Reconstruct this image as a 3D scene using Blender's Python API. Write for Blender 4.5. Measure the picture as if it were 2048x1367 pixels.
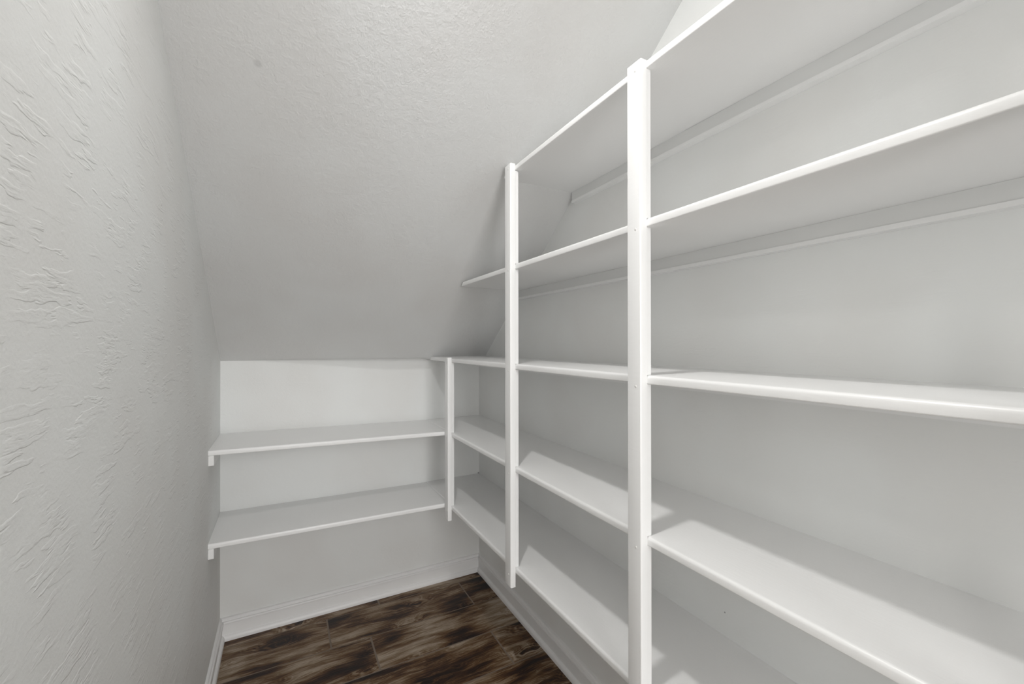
import bpy, bmesh, math, random
from mathutils import Matrix, Vector, noise

for o in list(bpy.data.objects):
    bpy.data.objects.remove(o)
S = bpy.context.scene
COL = S.collection

# ------------------------------------------------------------------ camera
yaw, pit, rol = (math.radians(a) for a in (28.2075, 0.2051, -0.0542))
F = Vector((math.sin(yaw)*math.cos(pit), math.cos(yaw)*math.cos(pit), math.sin(pit)))
R0 = Vector((math.cos(yaw), -math.sin(yaw), 0)); U0 = R0.cross(F)
R = R0*math.cos(rol)+U0*math.sin(rol); U = -R0*math.sin(rol)+U0*math.cos(rol)
cd = bpy.data.cameras.new('camera'); cam = bpy.data.objects.new('camera', cd); COL.objects.link(cam)
m = Matrix.Identity(4)
for i in range(3):
    m[i][0] = R[i]; m[i][1] = U[i]; m[i][2] = -F[i]
m[2][3] = 1.2
cam.matrix_world = m
cd.sensor_fit = 'HORIZONTAL'; cd.sensor_width = 36; cd.lens = 852.85/2048*36
cd.clip_start = 0.01
S.camera = cam

# ------------------------------------------------------------------ world, lamps, exposure
W = bpy.data.worlds.new('world'); S.world = W; W.use_nodes = True
W.node_tree.nodes['Background'].inputs[0].default_value = (1, .997, .99, 1)
W.node_tree.nodes['Background'].inputs[1].default_value = 1.6
S.view_settings.view_transform = 'Standard'; S.view_settings.look = 'None'
S.view_settings.gamma = 1; S.view_settings.use_curve_mapping = False
S.view_settings.exposure = 0.06

def area(name, loc, direction, size, power, colour, shape='DISK', size_y=None):
    l = bpy.data.lights.new(name, 'AREA'); l.shape = shape; l.size = size
    if size_y: l.size_y = size_y
    l.energy = power; l.color = colour
    o = bpy.data.objects.new(name, l); COL.objects.link(o)
    o.location = loc
    o.rotation_euler = Vector(direction).to_track_quat('-Z', 'Y').to_euler()
    return o

SL = 0.7788                                    # slope of the ceiling under the stairs
YW, ZT = 2.0822, 1.1299                        # far wall, height where the slope meets it
XL, XW, XS = -0.2248, 0.9175, 0.630            # left wall, right wall, front edge of the right shelves
ZC = 2.44
def sm(a, b, t):
    t = max(0, min(1, (t-a)/(b-a))); return t*t*(3-2*t)
def zslope(x, y):
    return max(ZT + (YW-y)*SL - 0.058*sm(XL, 0.55, x), ZT - .009*sm(.58, .64, x))
def yslope(x, z):                              # where the slope is at height z
    a, b = -1.0, YW
    for _ in range(50):
        c = (a+b)/2
        if zslope(x, c) > z: a = c
        else: b = c
    return (a+b)/2
n_s = Vector((.42, .10, -1)).normalized()      # the lamp is turned a little towards the shelves
LX, LY = 0.098, 0.56
LP = Vector((LX, LY, zslope(LX, LY)))
sp = area('spot_glow', LP+Vector((0, 0, -.065)), n_s, 0.09, 5.3, (1, .985, .965))
sp.data.spread = math.radians(146)
area('hall_glow', (-1.0, -0.76, 2.40), (0, 0, -1), 0.22, 5.5, (1, .98, .955))
area('hall_fill', (0.2, -2.9, 1.35), (0, 1, 0), 1.5, 68, (1, .993, .985), 'RECTANGLE', 2.0)  # unseen fill light added behind the camera, not a real window
area('side_fill', (-1.72, -0.5, 1.35), (1, 0, 0), 1.2, 2.6, (1, .993, .985), 'RECTANGLE', 2.0)  # second added fill, shining in through the left opening

# ------------------------------------------------------------------ materials
def newmat(name):
    mt = bpy.data.materials.new(name); mt.use_nodes = True
    nt = mt.node_tree; b = nt.nodes['Principled BSDF']
    return mt, nt, b
def nd(nt, typ, **kw):
    n = nt.nodes.new(typ)
    for k, v in kw.items():
        if k in n.inputs: n.inputs[k].default_value = v
        else: setattr(n, k, v)
    return n
def ramp(nt, src, stops):
    r = nt.nodes.new('ShaderNodeValToRGB'); e = r.color_ramp.elements
    while len(e) > 1: e.remove(e[-1])
    e[0].position = stops[0][0]; e[0].color = stops[0][1]
    for p, c in stops[1:]:
        k = e.new(p); k.color = c
    nt.links.new(src, r.inputs[0]); return r
def g(v): return (v, v, v, 1)
def math_(nt, op, a, b=None):
    n = nt.nodes.new('ShaderNodeMath'); n.operation = op
    for i, s in enumerate((a, b)):
        if s is None: continue
        if isinstance(s, (int, float)): n.inputs[i].default_value = s
        else: nt.links.new(s, n.inputs[i])
    return n.outputs[0]

def plaster(name, col, knock, fine, rough=.55, spots=()):
    """painted drywall: skip-trowel ridges plus fine roller stipple, slight blotches"""
    mt, nt, b = newmat(name); L = nt.links.new
    g_ = nd(nt, 'ShaderNodeNewGeometry'); pos = g_.outputs['Position']
    big = nd(nt, 'ShaderNodeTexNoise', Scale=3.2, Detail=2.0); L(pos, big.inputs['Vector'])
    mx = nd(nt, 'ShaderNodeMixRGB'); mx.inputs[1].default_value = (*col, 1)
    mx.inputs[2].default_value = (col[0]*.965, col[1]*.955, col[2]*.95, 1)
    L(ramp(nt, big.outputs[0], [(.4, g(0)), (.62, g(1))]).outputs[0], mx.inputs[0])
    out = mx.outputs[0]
    for (p, rad, dark) in spots:
        vm = nd(nt, 'ShaderNodeVectorMath', operation='DISTANCE'); L(pos, vm.inputs[0]); vm.inputs[1].default_value = p
        rp = ramp(nt, math_(nt, 'DIVIDE', vm.outputs['Value'], rad), [(.45, g(dark)), (1, g(1))])
        m2 = nd(nt, 'ShaderNodeMixRGB', blend_type='MULTIPLY'); m2.inputs[0].default_value = 1
        L(out, m2.inputs[1]); L(rp.outputs[0], m2.inputs[2]); out = m2.outputs[0]
    L(out, b.inputs['Base Color']); b.inputs['Roughness'].default_value = rough
    b.inputs['Specular IOR Level'].default_value = .35
    h = None
    if knock:
        wn = nd(nt, 'ShaderNodeTexNoise', Scale=22.0, Detail=2.0); L(pos, wn.inputs['Vector'])
        wa = nd(nt, 'ShaderNodeVectorMath', operation='SCALE'); L(wn.outputs['Color'], wa.inputs[0]); wa.inputs['Scale'].default_value = .012
        wb = nd(nt, 'ShaderNodeVectorMath', operation='ADD'); L(pos, wb.inputs[0]); L(wa.outputs[0], wb.inputs[1])
        mp = nd(nt, 'ShaderNodeMapping'); mp.inputs['Rotation'].default_value = (.5, 0, 0); mp.inputs['Scale'].default_value = (1, .17, 1.1)
        L(wb.outputs[0], mp.inputs['Vector'])
        k1 = nd(nt, 'ShaderNodeTexNoise', Scale=62.0, Detail=3.0, Roughness=.55); L(mp.outputs[0], k1.inputs['Vector'])
        # plateaus with one-sided crisp edges
        pl = ramp(nt, k1.outputs[0], [(.50, g(0)), (.545, g(.8)), (.60, g(1)), (.75, g(.35))])
        mk = nd(nt, 'ShaderNodeTexNoise', Scale=13.0, Detail=1.0); L(pos, mk.inputs['Vector'])
        mr = ramp(nt, mk.outputs[0], [(.42, g(.06)), (.62, g(1))])
        h = math_(nt, 'MULTIPLY', math_(nt, 'MULTIPLY', pl.outputs[0], mr.outputs[0]), knock)
    f1 = nd(nt, 'ShaderNodeTexNoise', Scale=210.0, Detail=3.0, Roughness=.6); L(pos, f1.inputs['Vector'])
    f2 = nd(nt, 'ShaderNodeTexNoise', Scale=60.0, Detail=2.0, Roughness=.6); L(pos, f2.inputs['Vector'])
    ff = math_(nt, 'ADD', math_(nt, 'MULTIPLY', f1.outputs[0], fine), math_(nt, 'MULTIPLY', f2.outputs[0], fine*1.6))
    h = math_(nt, 'ADD', h, ff) if h is not None else ff
    bp = nd(nt, 'ShaderNodeBump'); bp.inputs['Strength'].default_value = 1.0; bp.inputs['Distance'].default_value = 0.001
    L(h, bp.inputs['Height']); L(bp.outputs[0], b.inputs['Normal'])
    return mt

WALLC = (.84, .85, .84)
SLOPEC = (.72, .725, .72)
M_left = plaster('paint_left_wall', WALLC, .62, .34)
M_wall = plaster('paint_wall', WALLC, .12, .16,
                 spots=(((XW, .6508, .5663), .0022, .35), ((XW-.004, YW, .5135), .006, .45)))
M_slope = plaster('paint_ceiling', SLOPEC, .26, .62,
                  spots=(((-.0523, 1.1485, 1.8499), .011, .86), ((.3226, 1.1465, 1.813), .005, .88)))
def paint(name, col, rough, bump=.1):
    mt, nt, b = newmat(name); L = nt.links.new
    g_ = nd(nt, 'ShaderNodeNewGeometry')
    b.inputs['Base Color'].default_value = (*col, 1); b.inputs['Roughness'].default_value = rough
    mp = nd(nt, 'ShaderNodeMapping'); mp.inputs['Scale'].default_value = (1, .12, .6); L(g_.outputs['Position'], mp.inputs['Vector'])
    t = nd(nt, 'ShaderNodeTexNoise', Scale=260.0, Detail=3.0); L(mp.outputs[0], t.inputs['Vector'])
    bp = nd(nt, 'ShaderNodeBump'); bp.inputs['Distance'].default_value = .0006; bp.inputs['Strength'].default_value = bump*4
    L(t.outputs[0], bp.inputs['Height']); L(bp.outputs[0], b.inputs['Normal'])
    return mt
M_shelf = paint('white_shelf_paint', (.89, .89, .885), .32, .10)
M_cleat = paint('cleat_tone', (.76, .765, .755), .45, .05)  # darker tone than the shelf boards, for the right-hand cleats
M_trim = paint('white_trim_paint', (.84, .835, .83), .38, .05)
M_nail = paint('painted_nail', (.74, .73, .71), .35, .02)
M_grout = paint('grout', (.21, .165, .13), .9, .3)
M_metal = paint('lamp_trim_paint', (.85, .85, .84), .4, .02)

def plank_mat():
    mt, nt, b = newmat('wood_look_tile'); L = nt.links.new
    tc = nd(nt, 'ShaderNodeNewGeometry'); oi = nd(nt, 'ShaderNodeObjectInfo')
    off = nd(nt, 'ShaderNodeCombineXYZ')
    L(math_(nt, 'MULTIPLY', oi.outputs['Random'], 37.0), off.inputs[0]); L(math_(nt, 'MULTIPLY', oi.outputs['Random'], 11.0), off.inputs[1])
    ad = nd(nt, 'ShaderNodeVectorMath', operation='ADD'); L(tc.outputs['Position'], ad.inputs[0]); L(off.outputs[0], ad.inputs[1])
    P = ad.outputs[0]
    # knots: cells stretched along the plank pull the grain around them
    mk = nd(nt, 'ShaderNodeMapping'); mk.inputs['Scale'].default_value = (3.6, 8.5, 1); L(P, mk.inputs['Vector'])
    wn = nd(nt, 'ShaderNodeTexNoise', Scale=2.2, Detail=2.0); L(mk.outputs[0], wn.inputs['Vector'])
    ws = nd(nt, 'ShaderNodeVectorMath', operation='SCALE'); L(wn.outputs['Color'], ws.inputs[0]); ws.inputs['Scale'].default_value = .5
    wk = nd(nt, 'ShaderNodeVectorMath', operation='ADD'); L(mk.outputs[0], wk.inputs[0]); L(ws.outputs[0], wk.inputs[1])
    vo = nd(nt, 'ShaderNodeTexVoronoi', Scale=1.0); L(wk.outputs[0], vo.inputs['Vector'])
    near = ramp(nt, vo.outputs['Distance'], [(.0, g(1)), (.10, g(.75)), (.38, g(0))])
    sep = nd(nt, 'ShaderNodeSeparateXYZ'); L(P, sep.inputs[0])
    wav = nd(nt, 'ShaderNodeTexNoise', Scale=3.0, Detail=3.0, Roughness=.6)
    mw = nd(nt, 'ShaderNodeMapping'); mw.inputs['Scale'].default_value = (1.0, 2.2, 1); L(P, mw.inputs['Vector']); L(mw.outputs[0], wav.inputs['Vector'])
    gy = math_(nt, 'ADD', sep.outputs[1], math_(nt, 'MULTIPLY', near.outputs[0], .045))
    gy = math_(nt, 'ADD', gy, math_(nt, 'MULTIPLY', wav.outputs[0], .06))
    cb = nd(nt, 'ShaderNodeCombineXYZ'); L(sep.outputs[0], cb.inputs[0]); L(gy, cb.inputs[1])
    m1 = nd(nt, 'ShaderNodeMapping'); m1.inputs['Scale'].default_value = (3.0, 30, 1); L(cb.outputs[0], m1.inputs['Vector'])
    a = nd(nt, 'ShaderNodeTexNoise', Scale=1.0, Detail=9.0, Roughness=.66); L(m1.outputs[0], a.inputs['Vector'])
    m2 = nd(nt, 'ShaderNodeMapping'); m2.inputs['Scale'].default_value = (16, 300, 1); L(cb.outputs[0], m2.inputs['Vector'])
    f = nd(nt, 'ShaderNodeTexNoise', Scale=1.0, Detail=4.0, Roughness=.65); L(m2.outputs[0], f.inputs['Vector'])
    m3 = nd(nt, 'ShaderNodeMapping'); m3.inputs['Scale'].default_value = (3.2, 6, 1); L(P, m3.inputs['Vector'])
    c = nd(nt, 'ShaderNodeTexNoise', Scale=1.0, Detail=2.0); L(m3.outputs[0], c.inputs['Vector'])
    v = math_(nt, 'ADD', math_(nt, 'MULTIPLY', a.outputs[0], 1.0), math_(nt, 'MULTIPLY', f.outputs[0], .55))
    v = math_(nt, 'ADD', v, math_(nt, 'MULTIPLY', c.outputs[0], 1.25))
    v = math_(nt, 'SUBTRACT', v, .885)
    v = math_(nt, 'ADD', v, math_(nt, 'MULTIPLY', math_(nt, 'SUBTRACT', oi.outputs['Random'], .5), .16))
    kd = ramp(nt, vo.outputs['Distance'], [(.0, g(.30)), (.07, g(.26)), (.13, g(0))])
    v = math_(nt, 'SUBTRACT', v, kd.outputs[0])
    rings = math_(nt, 'SINE', math_(nt, 'ADD', math_(nt, 'MULTIPLY', vo.outputs['Distance'], 85.0), math_(nt, 'MULTIPLY', wav.outputs[0], 18.0)))
    v = math_(nt, 'ADD', v, math_(nt, 'MULTIPLY', math_(nt, 'MULTIPLY', rings, near.outputs[0]), .16))
    vein = ramp(nt, a.outputs[0], [(.535, g(0)), (.548, g(.16)), (.556, g(0)), (.43, g(0)), (.44, g(.0)), (.45, g(0))][:3])
    v = math_(nt, 'ADD', v, vein.outputs[0])
    cr = ramp(nt, v, [(.27, (.008, .003, .0016, 1)), (.39, (.040, .015, .006, 1)), (.47, (.105, .050, .017, 1)),
                      (.55, (.175, .110, .058, 1)), (.64, (.26, .195, .135, 1)), (.80, (.42, .34, .26, 1))])
    L(cr.outputs[0], b.inputs['Base Color'])
    rr = ramp(nt, f.outputs[0], [(.3, g(.55)), (.7, g(.38))]); L(rr.outputs[0], b.inputs['Roughness'])
    b.inputs['Specular IOR Level'].default_value = .35
    bp = nd(nt, 'ShaderNodeBump'); bp.inputs['Distance'].default_value = .0011; bp.inputs['Strength'].default_value = .55
    L(math_(nt, 'ADD', f.outputs[0], math_(nt, 'MULTIPLY', a.outputs[0], 1.3)), bp.inputs['Height']); L(bp.outputs[0], b.inputs['Normal'])
    return mt
M_plank = plank_mat()

# ------------------------------------------------------------------ helpers
def link(name, me, mat, parent=None, **props):
    o = bpy.data.objects.new(name, me); COL.objects.link(o)
    if mat: me.materials.clear(); me.materials.append(mat)
    if parent: o.parent = parent
    for k, v in props.items(): o[k] = v
    return o
def from_bm(name, bm, mat, parent=None, smooth=False, **props):
    bmesh.ops.recalc_face_normals(bm, faces=bm.faces)
    me = bpy.data.meshes.new(name); bm.to_mesh(me); bm.free()
    if smooth:
        for p in me.polygons: p.use_smooth = True
    return link(name, me, mat, parent, **props)
def boxes(lst):
    bm = bmesh.new()
    for (x0, x1, y0, y1, z0, z1) in lst:
        vs = [bm.verts.new((x, y, z)) for x in (x0, x1) for y in (y0, y1) for z in (z0, z1)]
        for q in ((0,1,3,2), (4,6,7,5), (0,4,5,1), (2,3,7,6), (0,2,6,4), (1,5,7,3)):
            bm.faces.new([vs[i] for i in q])
    return bm
def bevelled(lst, w=.002, seg=2):
    bm = boxes(lst)
    bmesh.ops.bevel(bm, geom=bm.edges[:], offset=w, segments=seg, profile=.5, affect='EDGES')
    return bm
def sweep(prof, stations):
    """closed profile of n points; stations: list of functions i -> Vector for each profile point"""
    bm = bmesh.new(); rings = [[bm.verts.new(s(i, p)) for i, p in enumerate(prof)] for s in stations]
    n = len(prof)
    for a, b in zip(rings, rings[1:]):
        for i in range(n):
            bm.faces.new([a[i], a[(i+1) % n], b[(i+1) % n], b[i]])
    bm.faces.new(rings[0]); bm.faces.new(rings[-1])
    return bm
def arc(cx, cz, r, a0, a1, n=5):
    return [(cx+r*math.cos(math.radians(a0+(a1-a0)*k/n)), cz+r*math.sin(math.radians(a0+(a1-a0)*k/n))) for k in range(n+1)]
def edge_profile(depth, t, r1=.0062, r2=.0022):
    """board section: u from 0 (eased front edge) to depth, w from 0 to t"""
    return arc(r1, t-r1, r1, 180, 90) + [(depth, t), (depth, 0)] + arc(r2, r2, r2, 270, 180, 3)
def autosmooth(o):
    me = o.data
    for p in me.polygons: p.use_smooth = True
    try: me.set_sharp_from_angle(angle=math.radians(40))
    except Exception: pass
    return o

# ------------------------------------------------------------------ setting
YB, T = -1.10, .10
HX = -1.75                                     # far side of the hall outside the closet
st = dict(kind='structure')
from_bm('wall_right', boxes([(XW, XW+T, -3.0, YW+T, -.05, 2.6)]), M_wall, **st)
from_bm('wall_back', boxes([(XL-T, XW, YW, YW+T, -.05, 2.6)]), M_wall, **st)
from_bm('wall_left', boxes([(XL-T, XL, -.12, YW, -.05, 2.6), (XL-T, XL, -.92, -.12, 2.36, 2.6), (XL-T, XL, YB, -.92, -.05, 2.6)]), M_left, **st)
from_bm('wall_front', boxes([(XL-T, -.15, YB-T, YB, -.05, 2.6), (.60, XW, YB-T, YB, -.05, 2.6), (-.15, .60, YB-T, YB, 2.06, 2.6)]), M_wall, **st)
from_bm('wall_hall', boxes([(HX-T, HX, -3.0, .8, -.05, 2.6)]), M_wall, **st)
fl = from_bm('floor', boxes([(HX-T, XW+T, -3.0, YW+T, -.06, -.0012)]), M_grout, **st)
# sloped underside of the stairs
bm = bmesh.new(); NX, NY = 24, 48; Y0 = YW-(ZC-ZT)/SL+.0
grid = []
xs = [XL+(XW-XL)*i/NX for i in range(NX+1)]
ys = [YW-.14*(j/12) for j in range(12)] + [YW-.14-(YW-.14-Y0)*(j/(NY-12)) for j in range(NY-12+1)]
for y in ys: grid.append([bm.verts.new((x, y, zslope(x, y))) for x in xs])
for a, b_ in zip(grid, grid[1:]):
    for i in range(NX): bm.faces.new([a[i], a[i+1], b_[i+1], b_[i]])
r = bmesh.ops.extrude_face_region(bm, geom=bm.faces[:])
for v_ in r['geom']:
    if isinstance(v_, bmesh.types.BMVert): v_.co += Vector((0, .04, .05))
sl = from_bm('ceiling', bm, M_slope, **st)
autosmooth(sl)
from_bm('ceiling', boxes([(HX, XW+T, -3.0, Y0+.04, ZC-.004, ZC+.1)]), M_wall, **st)

# floor planks: 8 x 24 inch wood-look tiles running across the closet
random.seed(4)
RW, PL, GAP = .2035, .609, .0031
rows = [2.022+RW*k for k in range(0, 1)]
cache = {}
def plank_mesh(lx, ly):
    key = (round(lx, 3), round(ly, 3))
    if key not in cache:
        bm = boxes([(0, lx, 0, ly, -.010, 0)])
        top = [e for e in bm.edges if all(abs(v.co.z) < 1e-6 for v in e.verts)]
        bmesh.ops.bevel(bm, geom=top, offset=.0019, segments=2, affect='EDGES')
        bmesh.ops.recalc_face_normals(bm, faces=bm.faces)
        me = bpy.data.meshes.new('plank'); bm.to_mesh(me); bm.free(); me.materials.append(M_plank); cache[key] = me
    return cache[key]
joint = {0: .391, 1: .168, 2: .316, 3: .7645}
k = 0; ytop = YW
while True:
    yhi = 2.022+RW*(1-k); ylo = yhi-RW
    if yhi < YB: break
    jx = joint.get(k, random.uniform(0, PL))
    x = jx-PL*3
    while x < XW:
        a, b_ = max(x, XL-.02), min(x+PL, XW); c, d = max(ylo, YB), min(yhi, YW)
        if b_-a > .02:
            o = bpy.data.objects.new('plank', plank_mesh(b_-a-GAP, d-c-GAP)); COL.objects.link(o)
            o.parent = fl; o.location = (a+GAP/2, c+GAP/2, random.uniform(-.0003, .0003))
        x += PL
    k += 1

# baseboards with cap moulding and shoe
BB = [(0, 0), (.0180, 0), (.0180, .008)] + [(.0080+.010*math.cos(math.radians(a)), .008+.014*math.sin(math.radians(a))) for a in (30, 60, 90)] + \
     [(.0080, .058), (.0075, .0635), (.0130, .0665), (.0142, .0710), (.0125, .0750), (.0072, .0770), (.0066, .0800), (.0090, .0830), (.0078, .0870), (.0045, .0898), (.0, .0905)]
def base(name, A, B, nrm, mA, mB):
    A, B, nrm = Vector(A), Vector(B), Vector(nrm); d = (B-A).normalized()
    o = from_bm(name, sweep(BB, [lambda i, p: A+nrm*p[0]+d*(p[0]*mA)+Vector((0, 0, p[1])),
                                 lambda i, p: B+nrm*p[0]-d*(p[0]*mB)+Vector((0, 0, p[1]))]), M_trim, **st)
    autosmooth(o)
base('baseboard_back', (XL, YW, 0), (XW, YW, 0), (0, -1, 0), 1, 1)
base('baseboard_right', (XW, YB, 0), (XW, YW, 0), (-1, 0, 0), 0, 1)
base('baseboard_left', (XL, -.12, 0), (XL, YW, 0), (1, 0, 0), 0, 1)

# ------------------------------------------------------------------ right-hand shelving
TH = .0171
ZB = [1.7427, 1.4294, 1.1200, 0.8036, 0.4944]   # undersides, from the top shelf down
YN = YB+.01                                     # near end of the shelves, behind the camera
unit = bpy.data.objects.new('shelving_unit', None); COL.objects.link(unit)
unit.location = (XS, .8, 0)
unit['label'] = 'long white built-in shelving along the right wall, five shelves on slim vertical posts'
unit['category'] = 'shelving'
bpy.context.view_layer.update()
def child(o, root):
    o.parent = root
    if root.type == 'EMPTY': o.matrix_parent_inverse = root.matrix_world.inverted()
    return o
prof = edge_profile(XW-XS, TH)
lab = ['topmost shelf board, underside seen from below', None, 'shelf board at eye level', None, 'lowest shelf board, near the floor']
for i, zb in enumerate(ZB):
    def zz(y, i=i, zb=zb): return zb - (.009*sm(.55, 1.35, y) if i == 0 else 0)
    def station(y=None, end=False):
        def f(k, p, y=y, end=end):
            x = XS+p[0]
            if end:
                yy = min(yslope(x, zz(1.4)+p[1]+.0005), YW-.0005)
                if i == 1: yy -= .016
                if i == 2: yy -= .0
                return Vector((x, yy, zz(yy)+p[1]))
            return Vector((x, y, zz(y)+p[1]))
        return f
    stn = [station(y) for y in (YN, .3, .55, .7, .85, 1.0, 1.15, 1.25)] + [station(end=True)]
    o = from_bm('shelf', sweep(prof, stn), M_shelf)
    autosmooth(o); child(o, unit)
    if lab[i]: o['label'] = lab[i]
    # cleat on the wall under the shelf
    yc = min(yslope(XW-.017, zz(1.4)), YW)-.004
    y_end = yc if i < 2 else YW
    ysn = [y for y in (YN, .55, .8, 1.05, 1.3) if y < y_end-.02] + [y_end]
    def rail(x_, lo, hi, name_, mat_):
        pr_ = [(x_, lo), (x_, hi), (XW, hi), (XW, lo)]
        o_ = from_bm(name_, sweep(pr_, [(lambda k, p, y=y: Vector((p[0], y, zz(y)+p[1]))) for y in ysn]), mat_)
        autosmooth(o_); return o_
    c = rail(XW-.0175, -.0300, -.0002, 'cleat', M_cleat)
    q_ = rail(XW-.0190, -.0385, -.0300, 'pale_strip', M_shelf)  # paler strip along the lower edge of the cleat
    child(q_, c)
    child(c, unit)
PD = .0175
posts = [(.070, .108, .452, 1.7600), (.613, .650, .452, 1.7575), (1.153, 1.190, .452, 1.7545), (1.7175, 1.7555, .450, 1.1405)]
for j, (a, b_, z0, z1) in enumerate(posts):
    bm = boxes([(XS-PD, XS, a, b_, z0, z1)])
    es = [e for e in bm.edges if all(abs(v.co.x-(XS-PD)) < 1e-5 for v in e.verts)]
    bmesh.ops.bevel(bm, geom=es, offset=.0035, segments=3, profile=.5, affect='EDGES')
    p = from_bm('post', bm, M_shelf); autosmooth(p); child(p, unit)
    for i, zb in enumerate(ZB):                 # packing strips behind the post, between shelves
        if zb > z1: continue
        if i+1 < len(ZB):
            child(from_bm('spacer', bevelled([(XS, XS+.0122, a+.0008, b_, ZB[i+1]+TH, zb-(.009 if i == 0 and j > 1 else 0))], .001, 1), M_shelf), unit)
        # painted-over nail heads
        bm = bmesh.new(); bmesh.ops.create_uvsphere(bm, u_segments=10, v_segments=6, radius=.0026)
        for v in bm.verts: v.co.x *= .38
        n = from_bm('nail_head', bm, M_nail, smooth=True)
        n.location = (XS-PD-.0001, a+.013, zb-.0045); n.parent = p
        n.matrix_parent_inverse = (unit.matrix_world).inverted() @ Matrix.Identity(4) if False else Matrix.Identity(4)

# ------------------------------------------------------------------ shelves across the far wall
def far_shelf(zl, zr, label):
    root = bpy.data.objects.new('wall_shelf', None); COL.objects.link(root)
    root.location = (.2, YW, zr); root['label'] = label; root['category'] = 'shelf'; root['group'] = 'shelves across the far wall'
    bpy.context.view_layer.update()
    yf = 1.7625; x0, x1 = XL+.0003, XS-.0003
    pr = edge_profile(YW-yf, TH, .0055, .002)
    zz = lambda x: zl+(zr-zl)*(x-x0)/(x1-x0)*1.0
    def s(x): return lambda k, p: Vector((x, yf+p[0], zz(x)+p[1]))
    o = from_bm('board', sweep(pr, [s(x0), s(.2), s(x1)]), M_shelf); autosmooth(o); child(o, root)
    o = from_bm('side_cleat', bevelled([(x0, XL+.0172, yf-.001, YW-.018, zl-.0345, zl-.0002)], .0012, 1), M_shelf); child(o, root)
    bmc = sweep([(0, 0), (.0175, 0), (.0175, .0345), (0, .0345)], [lambda k, p: Vector((x0, YW-p[0], zz(x0)-.0347+p[1])), lambda k, p: Vector((x1, YW-p[0], zz(x1)-.0347+p[1]))])
    o = from_bm('back_cleat', bmc, M_shelf); child(o, root)
far_shelf(.8195, .8030, 'upper of two white shelves across the short far wall, under the sloped ceiling')
far_shelf(.5025, .4925, 'lower of two white shelves across the far wall, above the baseboard')

# ------------------------------------------------------------------ recessed lamp in the slope (above the frame)
lamp = bpy.data.objects.new('ceiling_light', None); COL.objects.link(lamp)
lamp.location = LP; lamp['label'] = 'small round white lamp mounted on the sloped ceiling'; lamp['category'] = 'light'
N = 40
def lathe(prof_):
    bm = bmesh.new()
    vs = [[bm.verts.new((r_*math.cos(2*math.pi*k/N), r_*math.sin(2*math.pi*k/N), z_)) for r_, z_ in prof_] for k in range(N)]
    for k in range(N):
        for q in range(len(prof_)):
            bm.faces.new([vs[k][q], vs[(k+1) % N][q], vs[(k+1) % N][(q+1) % len(prof_)], vs[k][(q+1) % len(prof_)]])
    return bm
t = from_bm('housing', lathe([(.048, .06), (.048, -.061), (.052, -.063), (.056, -.060), (.056, .06)]), M_metal, smooth=True); t.parent = lamp
bm = bmesh.new(); bmesh.ops.create_circle(bm, cap_ends=True, radius=.049, segments=N)
for v in bm.verts: v.co.z = -.056
t = from_bm('lens', bm, M_metal); t.parent = lamp
